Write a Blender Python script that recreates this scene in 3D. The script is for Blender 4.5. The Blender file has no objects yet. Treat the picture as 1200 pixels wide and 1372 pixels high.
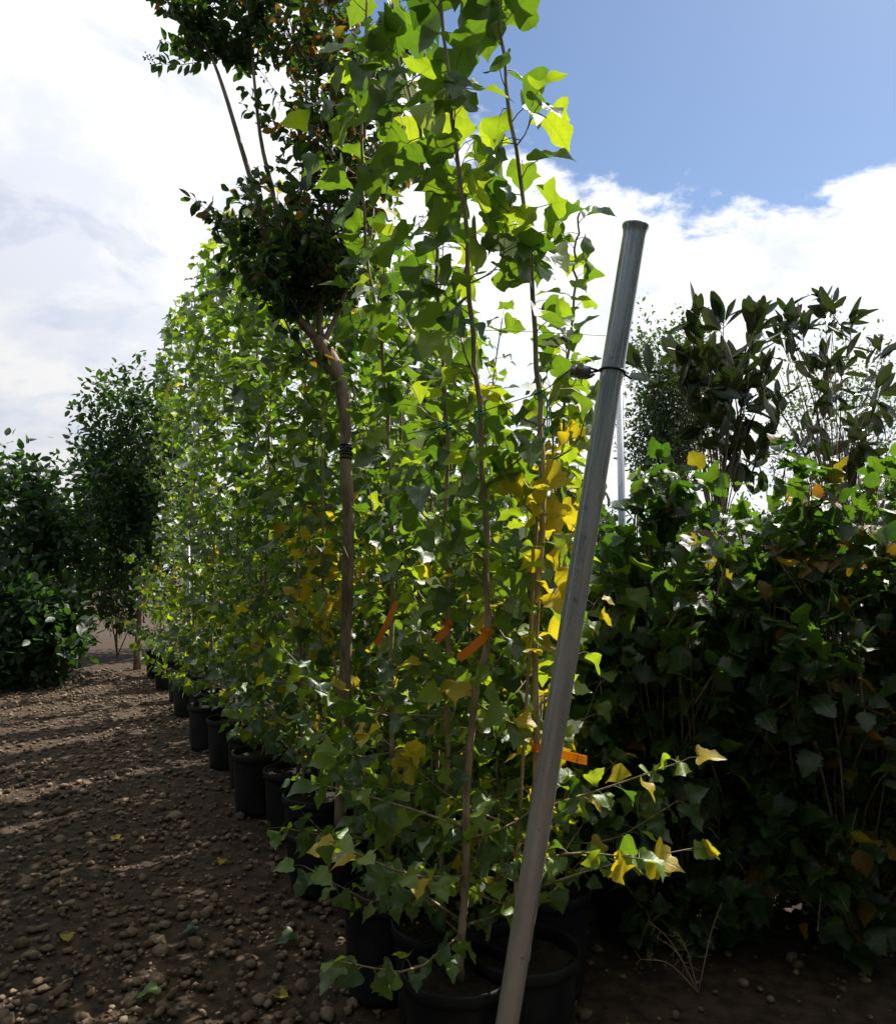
import bpy, math, random
import numpy as np
from mathutils import Vector, Matrix

random.seed(7)
rng = np.random.default_rng(11)
S = bpy.context.scene
COL = S.collection
R = math.radians

# ------------------------------------------------------------------ camera
CAM_H, PITCH, FPX, IW, IH = 1.45, R(4.5), 1000.0, 1200.0, 1372.0
cam_d = bpy.data.cameras.new('camera')
cam = bpy.data.objects.new('camera', cam_d)
COL.objects.link(cam)
cam.location = (0, 0, CAM_H)
cam.rotation_euler = (R(90) + PITCH, 0, 0)
cam_d.sensor_fit = 'VERTICAL'
cam_d.sensor_height = 24
cam_d.lens = 24 * FPX / IH
cam_d.clip_start = 0.02
cam_d.clip_end = 2000
S.camera = cam

# ------------------------------------------------------------------ light
SUN_AZ, SUN_EL = R(47), R(52)          # clockwise from +Y (ahead), above the horizon
sun_dir = Vector((math.sin(SUN_AZ) * math.cos(SUN_EL), math.cos(SUN_AZ) * math.cos(SUN_EL), math.sin(SUN_EL)))
sun_d = bpy.data.lights.new('sun', 'SUN')
sun_d.energy = 5.0
sun_d.angle = R(0.53)
sun_d.color = (1.0, 0.95, 0.86)
sun = bpy.data.objects.new('sun', sun_d)
COL.objects.link(sun)
sun.rotation_euler = sun_dir.to_track_quat('Z', 'Y').to_euler()
sun.location = (0, 0, 12)

S.view_settings.view_transform = 'Standard'
S.view_settings.look = 'None'
S.view_settings.gamma = 1.0
S.view_settings.exposure = 0.5
S.view_settings.use_curve_mapping = False
S.cycles.use_denoising = True
S.cycles.max_bounces = 7
S.cycles.diffuse_bounces = 4
S.cycles.glossy_bounces = 3
S.cycles.transmission_bounces = 5
S.cycles.sample_clamp_indirect = 6

W = bpy.data.worlds.new('World')
S.world = W
W.use_nodes = True


class NT:
    """small helper for node trees"""
    def __init__(self, tree):
        self.t = tree
        tree.nodes.clear()

    def n(self, kind, **kw):
        nd = self.t.nodes.new(kind)
        for k, v in kw.items():
            setattr(nd, k, v)
        return nd

    def put(self, sock, v):
        if isinstance(v, bpy.types.NodeSocket):
            self.t.links.new(v, sock)
        elif v is not None:
            sock.default_value = v

    def math(self, op, a, b=None, c=None, clamp=False):
        nd = self.n('ShaderNodeMath', operation=op, use_clamp=clamp)
        self.put(nd.inputs[0], a)
        if b is not None:
            self.put(nd.inputs[1], b)
        if c is not None:
            self.put(nd.inputs[2], c)
        return nd.outputs[0]

    def vmath(self, op, a, b=None):
        nd = self.n('ShaderNodeVectorMath', operation=op)
        self.put(nd.inputs[0], a)
        if b is not None:
            self.put(nd.inputs[1], b)
        return nd

    def ss(self, v, lo, hi, to0=0.0, to1=1.0):
        nd = self.n('ShaderNodeMapRange', interpolation_type='SMOOTHSTEP')
        for k, x in enumerate((v, lo, hi, to0, to1)):
            self.put(nd.inputs[k], x)
        return nd.outputs[0]

    def mix(self, f, a, b, blend='MIX'):
        nd = self.n('ShaderNodeMix', data_type='RGBA', blend_type=blend)
        self.put(nd.inputs[0], f)
        self.put(nd.inputs[6], a)
        self.put(nd.inputs[7], b)
        return nd.outputs[2]

    def noise(self, vec, scale, detail=3.0, rough=0.55, dist=0.0):
        nd = self.n('ShaderNodeTexNoise')
        self.put(nd.inputs['Vector'], vec)
        nd.inputs['Scale'].default_value = scale
        nd.inputs['Detail'].default_value = detail
        nd.inputs['Roughness'].default_value = rough
        nd.inputs['Distortion'].default_value = dist
        return nd.outputs['Fac']


def build_world():
    k = NT(W.node_tree)
    sky = k.n('ShaderNodeTexSky', sky_type='NISHITA')
    sky.sun_disc = False
    sky.sun_elevation = SUN_EL
    sky.sun_rotation = SUN_AZ
    sky.air_density = 1.0
    sky.dust_density = 0.3
    sky.ozone_density = 2.4
    co = k.n('ShaderNodeTexCoord')
    d = co.outputs['Generated']
    sx = k.n('ShaderNodeSeparateXYZ')
    k.put(sx.inputs[0], d)
    # a clear gap in the clouds round the sun, ragged by noise at three scales
    el, az = R(53), R(24)
    hole = (math.sin(az) * math.cos(el), math.cos(az) * math.cos(el), math.sin(el))
    dt = k.vmath('DOT_PRODUCT', d, hole).outputs['Value']
    ang = k.math('ARCCOSINE', dt)
    zz = k.math('ADD', k.math('MAXIMUM', sx.outputs[2], 0.0), 0.35)
    pl = k.vmath('DIVIDE', d)
    cb = k.n('ShaderNodeCombineXYZ')
    for i in range(3):
        k.put(cb.inputs[i], zz)
    k.put(pl.inputs[1], cb.outputs[0])
    p = pl.outputs[0]
    n1 = k.noise(p, 5.0, 8, 0.58, 0.15)
    n2 = k.noise(p, 0.9, 3, 0.5)
    v = k.math('ADD', ang, k.math('MULTIPLY', k.math('SUBTRACT', n1, 0.5), 0.34))
    v = k.math('ADD', v, k.math('MULTIPLY', k.math('SUBTRACT', n2, 0.5), 0.25))
    m = k.ss(v, 0.505, 0.54)
    far = k.ss(k.math('ADD', ang, k.math('MULTIPLY', k.math('SUBTRACT', n2, 0.5), 2.4)), 1.25, 1.6, 1.0, 0.25)
    m = k.math('MULTIPLY', m, far)
    # thin streaks of blue inside the cloud bank
    n3 = k.noise(p, 4.3, 6, 0.6, 0.5)
    thin = k.ss(n3, 0.36, 0.48, 0.78, 1.0)
    m = k.math('MULTIPLY', m, thin)
    shade = k.ss(k.noise(p, 3.2, 5, 0.6, 0.2), 0.34, 0.56, 0.0, 1.0)
    ccol = k.mix(shade, (0.82, 0.85, 0.95, 1), (1.0, 1.0, 1.0, 1))
    bg1 = k.n('ShaderNodeBackground')
    k.put(bg1.inputs[0], sky.outputs[0])
    bg1.inputs[1].default_value = 0.095
    bg2 = k.n('ShaderNodeBackground')
    k.put(bg2.inputs[0], ccol)
    # lit from behind: brightest towards the sun
    k.put(bg2.inputs[1], k.ss(ang, 0.4, 1.8, 0.86, 0.34))
    mx = k.n('ShaderNodeMixShader')
    k.put(mx.inputs[0], m)
    k.put(mx.inputs[1], bg1.outputs[0])
    k.put(mx.inputs[2], bg2.outputs[0])
    out = k.n('ShaderNodeOutputWorld')
    k.put(out.inputs[0], mx.outputs[0])


build_world()

# ------------------------------------------------------------------ helpers
_c, _s = math.cos(PITCH), math.sin(PITCH)


def P(u, v, D):
    """world point seen at photo pixel (u, v) at depth D"""
    x, y = (u - IW / 2) / FPX * D, (IH / 2 - v) / FPX * D
    return np.array((x, D * _c - y * _s, CAM_H + D * _s + y * _c))


def G(u, v, z=0.0):
    """ground point seen at photo pixel (u, v)"""
    x, y = (u - IW / 2) / FPX, (IH / 2 - v) / FPX
    d = np.array((x, _c - y * _s, _s + y * _c))
    t = (z - CAM_H) / d[2]
    return np.array((0, 0, CAM_H)) + d * t


def project(p):
    q = np.asarray(p) - np.array((0, 0, CAM_H))
    D = q[..., 1] * _c + q[..., 2] * _s
    y = -q[..., 1] * _s + q[..., 2] * _c
    Ds = np.where(np.abs(D) < 1e-4, 1e-4, D)
    return IW / 2 + FPX * q[..., 0] / Ds, IH / 2 - FPX * y / Ds, D


def unit(a):
    a = np.asarray(a, float)
    return a / max(math.sqrt(float(a.dot(a))), 1e-9)


def cross(a, b):
    a0, a1, a2 = a
    b0, b1, b2 = b
    return np.array((a1 * b2 - a2 * b1, a2 * b0 - a0 * b2, a0 * b1 - a1 * b0))


def tag(o, label=None, cat=None, group=None, kind=None):
    for k_, v_ in (('label', label), ('category', cat), ('group', group), ('kind', kind)):
        if v_:
            o[k_] = v_
    return o


def empty(name, loc, label=None, cat=None, group=None):
    o = bpy.data.objects.new(name, None)
    COL.objects.link(o)
    o.location = [float(a) for a in loc]
    o.empty_display_size = 0.05
    return tag(o, label, cat, group)


class MB:
    """collects shapes in world space, built as one mesh object"""
    def __init__(self):
        self.v, self.f, self.m = [], [], []
        self.n = 0

    def add(self, verts, faces, m=0):
        verts = [tuple(map(float, a)) for a in verts]
        self.v += verts
        self.f += [tuple(i + self.n for i in f) for f in faces]
        self.m += [m] * len(faces)
        self.n += len(verts)
        return self

    def tube(self, pts, rad, sides=6, cap=True, m=0):
        pts = [np.asarray(p, float) for p in pts]
        n = len(pts)
        if np.isscalar(rad):
            rad = [rad] * n
        vs, fs = [], []
        ref = None
        for i, p in enumerate(pts):
            t = unit(pts[min(i + 1, n - 1)] - pts[max(i - 1, 0)])
            if ref is None:
                a = np.array((1., 0, 0)) if abs(t[0]) < 0.8 else np.array((0, 1., 0))
                ref = unit(a - t * a.dot(t))
            else:
                ref = unit(ref - t * ref.dot(t))
            b = cross(t, ref)
            for j in range(sides):
                an = 2 * math.pi * j / sides
                vs.append(p + (ref * math.cos(an) + b * math.sin(an)) * rad[i])
        for i in range(n - 1):
            for j in range(sides):
                j2 = (j + 1) % sides
                fs.append((i * sides + j, i * sides + j2, (i + 1) * sides + j2, (i + 1) * sides + j))
        if cap:
            fs.append(tuple(range(sides))[::-1])
            fs.append(tuple((n - 1) * sides + j for j in range(sides)))
        return self.add(vs, fs, m)

    def lathe(self, prof, axis_o, axis_d, sides=32, m=0, bump=None):
        """prof: list of (radius, distance along the axis)"""
        o, t = np.asarray(axis_o, float), unit(axis_d)
        a = np.array((1., 0, 0)) if abs(t[0]) < 0.8 else np.array((0, 1., 0))
        e1 = unit(a - t * a.dot(t))
        e2 = cross(t, e1)
        vs, fs = [], []
        for i, (r, h) in enumerate(prof):
            for j in range(sides):
                an = 2 * math.pi * j / sides
                rr = r * (1 + (bump(an, h) if bump else 0))
                vs.append(o + t * h + (e1 * math.cos(an) + e2 * math.sin(an)) * rr)
        for i in range(len(prof) - 1):
            for j in range(sides):
                j2 = (j + 1) % sides
                fs.append((i * sides + j, i * sides + j2, (i + 1) * sides + j2, (i + 1) * sides + j))
        return self.add(vs, fs, m)

    def box(self, c, ex, ey, ez, m=0):
        c = np.asarray(c, float)
        vs = [c + np.asarray(ex) * a + np.asarray(ey) * b + np.asarray(ez) * d for a in (-1, 1) for b in (-1, 1) for d in (-1, 1)]
        return self.add(vs, [(0, 1, 3, 2), (4, 6, 7, 5), (0, 4, 5, 1), (2, 3, 7, 6), (0, 2, 6, 4), (1, 5, 7, 3)], m)

    def build(self, name, mats, parent=None, smooth=True):
        if not isinstance(mats, (list, tuple)):
            mats = [mats]
        off = np.array(parent_origin(parent)) if parent is not None else np.zeros(3)
        me = bpy.data.meshes.new(name)
        me.from_pydata([tuple(np.array(a) - off) for a in self.v], [], self.f)
        for mt in mats:
            me.materials.append(mt)
        me.polygons.foreach_set('material_index', self.m)
        if smooth:
            me.polygons.foreach_set('use_smooth', [True] * len(self.f))
        me.update()
        o = bpy.data.objects.new(name, me)
        COL.objects.link(o)
        o.parent = parent
        return o


def parent_origin(o):
    p = np.zeros(3)
    while o is not None:
        p = p + np.array(o.location)
        o = o.parent
    return p


def curve(pts, n):
    """Catmull-Rom through pts, n samples"""
    p = np.asarray(pts, float)
    p = np.vstack([2 * p[0] - p[1], p, 2 * p[-1] - p[-2]])
    out = []
    segs = len(p) - 3
    for t in np.linspace(0, segs - 1e-6, n):
        i = int(t)
        f = t - i
        a, b, c, d = p[i:i + 4]
        out.append(0.5 * ((2 * b) + (c - a) * f + (2 * a - 5 * b + 4 * c - d) * f * f + (3 * b - a - 3 * c + d) * f ** 3))
    return np.array(out)


# ------------------------------------------------------------------ materials
def pmat(name, base, rough=0.6, metal=0.0, spec=0.5, build=None):
    m = bpy.data.materials.new(name)
    m.use_nodes = True
    k = NT(m.node_tree)
    b = k.n('ShaderNodeBsdfPrincipled')
    o = k.n('ShaderNodeOutputMaterial')
    k.put(o.inputs[0], b.outputs[0])
    b.inputs['Base Color'].default_value = (*base, 1)
    b.inputs['Roughness'].default_value = rough
    b.inputs['Metallic'].default_value = metal
    b.inputs['Specular IOR Level'].default_value = spec
    if build:
        build(k, b)
    return m


def two_tone(c1, c2, scale, stretch=(1, 1, 1), bump=0.0, detail=5, bscale=None, lo=0.35, hi=0.65, rough=None):
    def f(k, b):
        co = k.n('ShaderNodeNewGeometry').outputs['Position']
        mp = k.n('ShaderNodeMapping')
        k.put(mp.inputs[0], co)
        mp.inputs['Scale'].default_value = stretch
        n = k.noise(mp.outputs[0], scale, detail, 0.6)
        k.put(b.inputs['Base Color'], k.mix(k.ss(n, lo, hi), (*c1, 1), (*c2, 1)))
        if rough:
            k.put(b.inputs['Roughness'], k.ss(n, 0.3, 0.7, rough[0], rough[1]))
        if bump:
            bp = k.n('ShaderNodeBump')
            bp.inputs['Strength'].default_value = bump
            bp.inputs['Distance'].default_value = 0.01
            k.put(bp.inputs['Height'], k.noise(mp.outputs[0], bscale or scale * 2, 5, 0.6))
            k.put(b.inputs['Normal'], bp.outputs[0])
    return f


def leaf_mat(name, top, top2, under, trans, trans2, tf=0.42, rough=0.34, spec=0.5, vein=0.45, vfreq=7.0, vslope=0.9, coat=0.0):
    """thin leaf: gloss over a diffuse sheet that lets light through, drawn veins, each leaf its own tint"""
    m = bpy.data.materials.new(name)
    m.use_nodes = True
    k = NT(m.node_tree)
    geo = k.n('ShaderNodeNewGeometry')
    oi = k.n('ShaderNodeObjectInfo')
    rnd = k.math('FRACT', k.math('ADD', oi.outputs['Random'], k.math('MULTIPLY', geo.outputs['Random Per Island'], 7.31)))
    uv = k.n('ShaderNodeUVMap')
    sp = k.n('ShaderNodeSeparateXYZ')
    k.put(sp.inputs[0], uv.outputs[0])
    ax = k.math('ABSOLUTE', sp.outputs[0])
    mid = k.ss(ax, 0.006, 0.028, 1.0, 0.0)
    side = k.math('FRACT', k.math('MULTIPLY', k.math('SUBTRACT', sp.outputs[1], k.math('MULTIPLY', ax, vslope)), vfreq))
    side = k.math('ABSOLUTE', k.math('SUBTRACT', side, 0.5))
    side = k.ss(side, 0.0, 0.09, 0.7, 0.0)
    vn = k.math('MAXIMUM', mid, side)
    nz = k.noise(uv.outputs[0], 6.0, 3, 0.6)
    ctop = k.mix(rnd, (*top, 1), (*top2, 1))
    col = k.mix(geo.outputs['Backfacing'], ctop, (*under, 1))
    col = k.mix(k.math('MULTIPLY', vn, vein), col, k.mix(0.5, col, (0.35, 0.42, 0.2, 1)))
    tr = k.mix(rnd, (*trans, 1), (*trans2, 1))
    tr = k.mix(k.ss(nz, 0.3, 0.7, 0.0, 0.3), tr, k.mix(0.6, tr, (*top2, 1)))
    tr = k.mix(k.math('MULTIPLY', vn, vein), tr, k.mix(0.55, tr, (*top, 1)))
    b = k.n('ShaderNodeBsdfPrincipled')
    k.put(b.inputs['Base Color'], col)
    k.put(b.inputs['Roughness'], k.math('ADD', k.math('MULTIPLY', geo.outputs['Backfacing'], 0.14), k.math('ADD', rough, k.math('MULTIPLY', nz, 0.12))))
    b.inputs['Specular IOR Level'].default_value = spec
    b.inputs['Coat Weight'].default_value = coat
    b.inputs['Coat Roughness'].default_value = 0.42
    b.inputs['Coat IOR'].default_value = 1.6
    bp = k.n('ShaderNodeBump')
    bp.inputs['Strength'].default_value = 0.25
    bp.inputs['Distance'].default_value = 0.02
    k.put(bp.inputs['Height'], k.math('ADD', k.math('MULTIPLY', vn, -0.4), k.math('MULTIPLY', nz, 0.35)))
    k.put(b.inputs['Normal'], bp.outputs[0])
    t = k.n('ShaderNodeBsdfTranslucent')
    k.put(t.inputs[0], tr)
    mx = k.n('ShaderNodeMixShader')
    mx.inputs[0].default_value = tf
    k.put(mx.inputs[1], b.outputs[0])
    k.put(mx.inputs[2], t.outputs[0])
    o = k.n('ShaderNodeOutputMaterial')
    k.put(o.inputs[0], mx.outputs[0])
    return m


M = {}
M['poplar_green'] = leaf_mat('poplar_green', (0.026, 0.066, 0.014), (0.045, 0.098, 0.018), (0.095, 0.15, 0.065), (0.12, 0.27, 0.010), (0.32, 0.50, 0.016), rough=0.36, spec=0.9, coat=0.12)
M['poplar_lime'] = leaf_mat('poplar_lime', (0.10, 0.19, 0.02), (0.16, 0.24, 0.02), (0.20, 0.28, 0.09), (0.52, 0.74, 0.02), (0.66, 0.80, 0.02), rough=0.38, spec=0.8, coat=0.12)
M['poplar_yellow'] = leaf_mat('poplar_yellow', (0.42, 0.34, 0.02), (0.50, 0.36, 0.02), (0.48, 0.42, 0.08), (0.88, 0.76, 0.02), (0.95, 0.72, 0.015), rough=0.38)
M['poplar_glare'] = leaf_mat('poplar_glare', (0.60, 0.64, 0.55), (0.70, 0.73, 0.66), (0.07, 0.13, 0.03), (0.45, 0.55, 0.2), (0.5, 0.6, 0.25), tf=0.14, rough=0.4, spec=0.6, vein=0.3)  # white sun glare painted into the top colour of some leaves
M['myrtle_green'] = leaf_mat('myrtle_green', (0.016, 0.034, 0.012), (0.028, 0.055, 0.014), (0.05, 0.075, 0.03), (0.06, 0.15, 0.01), (0.14, 0.26, 0.015), tf=0.36, rough=0.36, vein=0.15)
M['myrtle_amber'] = leaf_mat('myrtle_amber', (0.10, 0.07, 0.01), (0.14, 0.06, 0.012), (0.13, 0.10, 0.03), (0.42, 0.30, 0.015), (0.46, 0.17, 0.02), tf=0.4, rough=0.4, vein=0.15)
M['alder_green'] = leaf_mat('alder_green', (0.016, 0.036, 0.012), (0.028, 0.055, 0.014), (0.05, 0.075, 0.032), (0.10, 0.26, 0.012), (0.25, 0.46, 0.02), tf=0.36, rough=0.33, spec=0.6, vein=0.6, vfreq=9, vslope=0.8)
M['alder_amber'] = leaf_mat('alder_amber', (0.16, 0.10, 0.012), (0.16, 0.05, 0.012), (0.18, 0.11, 0.03), (0.50, 0.46, 0.015), (0.42, 0.20, 0.015), tf=0.4, rough=0.4, vein=0.6, vfreq=9, vslope=0.8)
M['magnolia_green'] = leaf_mat('magnolia_green', (0.012, 0.03, 0.012), (0.02, 0.045, 0.016), (0.11, 0.085, 0.04), (0.05, 0.10, 0.01), (0.10, 0.15, 0.02), tf=0.16, rough=0.24, spec=0.7, vein=0.2)
M['small_green'] = leaf_mat('small_green', (0.03, 0.055, 0.022), (0.05, 0.085, 0.03), (0.07, 0.10, 0.05), (0.10, 0.19, 0.03), (0.18, 0.28, 0.04), tf=0.34, rough=0.36, vein=0.0)
M['dark_green'] = leaf_mat('dark_green', (0.018, 0.04, 0.014), (0.03, 0.06, 0.018), (0.04, 0.07, 0.03), (0.06, 0.16, 0.012), (0.12, 0.26, 0.02), tf=0.34, rough=0.34, vein=0.0)
M['petiole'] = pmat('petiole', (0.20, 0.17, 0.06), 0.5)
M['poplar_bark'] = pmat('poplar_bark', (0.2, 0.14, 0.09), 0.7, build=two_tone((0.24, 0.175, 0.11), (0.48, 0.37, 0.25), 40, (1, 1, 0.25), 0.5))
M['twig'] = pmat('twig', (0.17, 0.12, 0.07), 0.65, build=two_tone((0.16, 0.115, 0.07), (0.34, 0.26, 0.15), 30))
M['myrtle_bark'] = pmat('myrtle_bark', (0.2, 0.13, 0.09), 0.7, build=two_tone((0.14, 0.092, 0.065), (0.36, 0.26, 0.19), 24, (1, 1, 0.3), 0.7))
M['capsule'] = pmat('capsule', (0.06, 0.045, 0.025), 0.7)
M['tape'] = pmat('tape', (0.012, 0.012, 0.013), 0.45)
M['cane'] = pmat('cane', (0.4, 0.29, 0.15), 0.5, build=two_tone((0.28, 0.19, 0.10), (0.46, 0.34, 0.18), 18, (1, 1, 0.2), 0.2))
M['pot'] = pmat('pot', (0.012, 0.013, 0.015), 0.5, spec=0.25, build=two_tone((0.008, 0.009, 0.011), (0.018, 0.018, 0.018), 9, rough=(0.42, 0.65)))
M['soil'] = pmat('soil', (0.03, 0.022, 0.015), 0.95, build=two_tone((0.010, 0.007, 0.005), (0.035, 0.025, 0.017), 60, bump=1.0))
M['green_tie'] = pmat('green_tie', (0.015, 0.32, 0.22), 0.4)
M['wire'] = pmat('wire', (0.06, 0.06, 0.06), 0.45, 0.8)
M['steel_dark'] = pmat('steel_dark', (0.25, 0.27, 0.30), 0.4, 0.9, build=two_tone((0.12, 0.12, 0.13), (0.4, 0.42, 0.46), 60))
M['ink'] = pmat('ink', (0.05, 0.03, 0.01), 0.6)


def steel_nodes(k, b):
    co = k.n('ShaderNodeTexCoord').outputs['Object']
    mp = k.n('ShaderNodeMapping')
    k.put(mp.inputs[0], co)
    mp.inputs['Scale'].default_value = (1, 1, 0.12)
    n = k.noise(mp.outputs[0], 26, 6, 0.65)
    sp = k.noise(co, 22, 4, 0.7)
    c = k.mix(k.ss(n, 0.3, 0.7), (0.44, 0.46, 0.49, 1), (0.66, 0.68, 0.70, 1))
    # dust splashed up from the ground and scuffs
    sep = k.n('ShaderNodeSeparateXYZ')
    k.put(sep.inputs[0], co)
    dust = k.math('MULTIPLY', k.ss(k.math('ADD', sep.outputs[2], k.math('MULTIPLY', k.math('SUBTRACT', sp, 0.5), 1.6)), 0.3, 2.0, 0.7, 0.0), k.ss(n, 0.25, 0.6, 0.4, 1.0))
    c = k.mix(dust, c, (0.44, 0.32, 0.22, 1))
    c = k.mix(k.ss(sp, 0.66, 0.72, 0.0, 0.6), c, (0.12, 0.11, 0.10, 1))
    k.put(b.inputs['Base Color'], c)
    k.put(b.inputs['Metallic'], k.math('SUBTRACT', 0.62, k.math('MULTIPLY', dust, 0.5)))
    k.put(b.inputs['Roughness'], k.math('ADD', k.ss(n, 0.3, 0.7, 0.20, 0.34), k.math('MULTIPLY', dust, 0.22)))
    bp = k.n('ShaderNodeBump')
    bp.inputs['Strength'].default_value = 0.12
    bp.inputs['Distance'].default_value = 0.004
    k.put(bp.inputs['Height'], k.math('ADD', n, sp))
    k.put(b.inputs['Normal'], bp.outputs[0])


M['steel'] = pmat('steel', (0.4, 0.4, 0.4), 0.38, 0.9, build=steel_nodes)
M['orange_tag'] = pmat('orange_tag', (0.75, 0.22, 0.01), 0.45)


def trans_plastic(name, base):
    m = bpy.data.materials.new(name)
    m.use_nodes = True
    k = NT(m.node_tree)
    b = k.n('ShaderNodeBsdfPrincipled')
    b.inputs['Base Color'].default_value = (*base, 1)
    b.inputs['Roughness'].default_value = 0.4
    t = k.n('ShaderNodeBsdfTranslucent')
    t.inputs[0].default_value = (*base, 1)
    mx = k.n('ShaderNodeMixShader')
    mx.inputs[0].default_value = 0.4
    k.put(mx.inputs[1], b.outputs[0])
    k.put(mx.inputs[2], t.outputs[0])
    o = k.n('ShaderNodeOutputMaterial')
    k.put(o.inputs[0], mx.outputs[0])
    return m


M['orange_tag'] = trans_plastic('orange_tag', (0.85, 0.27, 0.012))
M['yellow_tag'] = trans_plastic('yellow_tag', (0.90, 0.46, 0.02))
M['ground'] = pmat('ground', (0.1, 0.07, 0.05), 0.95, build=two_tone((0.026, 0.016, 0.009), (0.09, 0.055, 0.03), 14, bump=1.0, bscale=70, detail=8))


def stone_nodes(k, b):
    oi = k.n('ShaderNodeObjectInfo')
    geo = k.n('ShaderNodeNewGeometry')
    rnd = k.math('FRACT', k.math('ADD', oi.outputs['Random'], k.math('MULTIPLY', geo.outputs['Random Per Island'], 5.7)))
    n = k.noise(geo.outputs['Position'], 80, 6, 0.65)
    c = k.mix(rnd, (0.12, 0.074, 0.042, 1), (0.33, 0.24, 0.16, 1))
    c = k.mix(k.ss(n, 0.35, 0.7, 0.0, 0.6), c, (0.08, 0.052, 0.03, 1))
    k.put(b.inputs['Base Color'], c)
    bp = k.n('ShaderNodeBump')
    bp.inputs['Strength'].default_value = 0.9
    bp.inputs['Distance'].default_value = 0.006
    k.put(bp.inputs['Height'], n)
    k.put(b.inputs['Normal'], bp.outputs[0])


M['stone'] = pmat('stone', (0.3, 0.23, 0.17), 0.85, build=stone_nodes)

# ------------------------------------------------------------------ leaves
OUT = {
    'poplar': [(0.13, -0.05), (0.32, -0.07), (0.49, 0.04), (0.44, 0.19), (0.47, 0.35), (0.32, 0.46), (0.29, 0.62), (0.14, 0.76), (0.05, 0.92)],
    'poplar_b': [(0.15, -0.03), (0.36, 0.00), (0.46, 0.14), (0.40, 0.27), (0.39, 0.43), (0.27, 0.55), (0.21, 0.70), (0.09, 0.85)],
    'poplar_c': [(0.16, -0.09), (0.40, -0.11), (0.58, 0.01), (0.49, 0.16), (0.54, 0.33), (0.35, 0.42), (0.31, 0.60), (0.11, 0.78)],
    'oval': [(0.12, 0.06), (0.23, 0.25), (0.26, 0.48), (0.21, 0.72), (0.10, 0.90)],
    'ovate': [(0.16, 0.02), (0.34, 0.12), (0.35, 0.20), (0.43, 0.28), (0.40, 0.36), (0.45, 0.45), (0.38, 0.54), (0.40, 0.62), (0.27, 0.74), (0.24, 0.82), (0.08, 0.95)],
    'long': [(0.08, 0.08), (0.17, 0.28), (0.19, 0.52), (0.14, 0.76), (0.06, 0.92)],
    'spare': [(0.20, 0.16), (0.27, 0.48), (0.14, 0.82)],
    'tiny': [(0.22, 0.25), (0.24, 0.62)],
}


def leaf_variant(outline, pet, droop, fold, wave, seed, fine=0):
    r = random.Random(seed)
    pts = [(x * (1 + r.uniform(-.10, .10)), y + r.uniform(-.025, .025)) for x, y in outline]
    ptsL = [(-x * (1 + r.uniform(-.14, .14)), y + r.uniform(-.03, .03)) for x, y in pts]
    if fine:                                   # rounder margin for the leaves seen close
        def smooth(q, sg):
            c = curve([(0, 0)] + list(q) + [(0, 1.0)], fine + 2)[1:-1]
            return [(sg * max(0.03, sg * a[0]), a[1]) for a in c]
        pts, ptsL = smooth(pts, 1), smooth(ptsL, -1)
    n = len(pts)
    ys = sorted(max(0.02, p[1]) for p in pts)
    for i in range(1, n):
        ys[i] = max(ys[i], ys[i - 1] + 0.02)
    mid = [0.0] + ys + [1.0]
    V, UV = [], []
    bend = r.uniform(-0.25, 0.55)

    def put(x, y, k=0):
        z = fold * abs(x) + wave * math.sin(k * 9.5 + seed * 1.7) * (abs(x) ** 1.2) * 1.6 - bend * (y - 0.2) ** 2 * (1 if y > 0.2 else 0)
        V.append((x, y, z))
        UV.append((x, y))
        return len(V) - 1
    mi = [put(0, y) for y in mid]
    ri = [mi[0]] + [put(x, y, (i + 1) / len(pts)) for i, (x, y) in enumerate(pts)] + [mi[-1]]
    li = [mi[0]] + [put(x, y, (i + 1) / len(pts) + 0.37) for i, (x, y) in enumerate(ptsL)] + [mi[-1]]
    F = []
    for i in range(len(mid) - 1):
        a = [mi[i], ri[i], ri[i + 1], mi[i + 1]]
        b = [mi[i], mi[i + 1], li[i + 1], li[i]]
        for q in (a, b):
            q2 = [x for j, x in enumerate(q) if x != q[j - 1]]
            if len(set(q2)) >= 3:
                F.append(tuple(q2))
    # turn the blade down at the end of its stalk
    V = np.array(V, float)
    ca, sa = math.cos(-droop), math.sin(-droop)
    V = np.stack([V[:, 0], V[:, 1] * ca - V[:, 2] * sa, V[:, 1] * sa + V[:, 2] * ca], 1)
    end = np.array((r.uniform(-.05, .05) if pet > 0.1 else 0, pet * 0.92, -pet * 0.18))
    V = V + end
    mats = [0] * len(F)
    if pet > 0.05:
        mb = MB()
        mb.tube([(0, 0, 0), (0, pet * .5, pet * .03), end + np.array((0, 0.015 * ca, 0.015 * sa))], [0.020, 0.014, 0.013], 3, cap=False)
        o = len(V)
        V = np.vstack([V, np.array(mb.v)])
        UV += [(0.3, 0.5)] * len(mb.v)
        F += [tuple(i + o for i in f) for f in mb.f]
        mats += [1] * len(mb.f)
    return V, F, np.array(UV, float), mats


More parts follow.
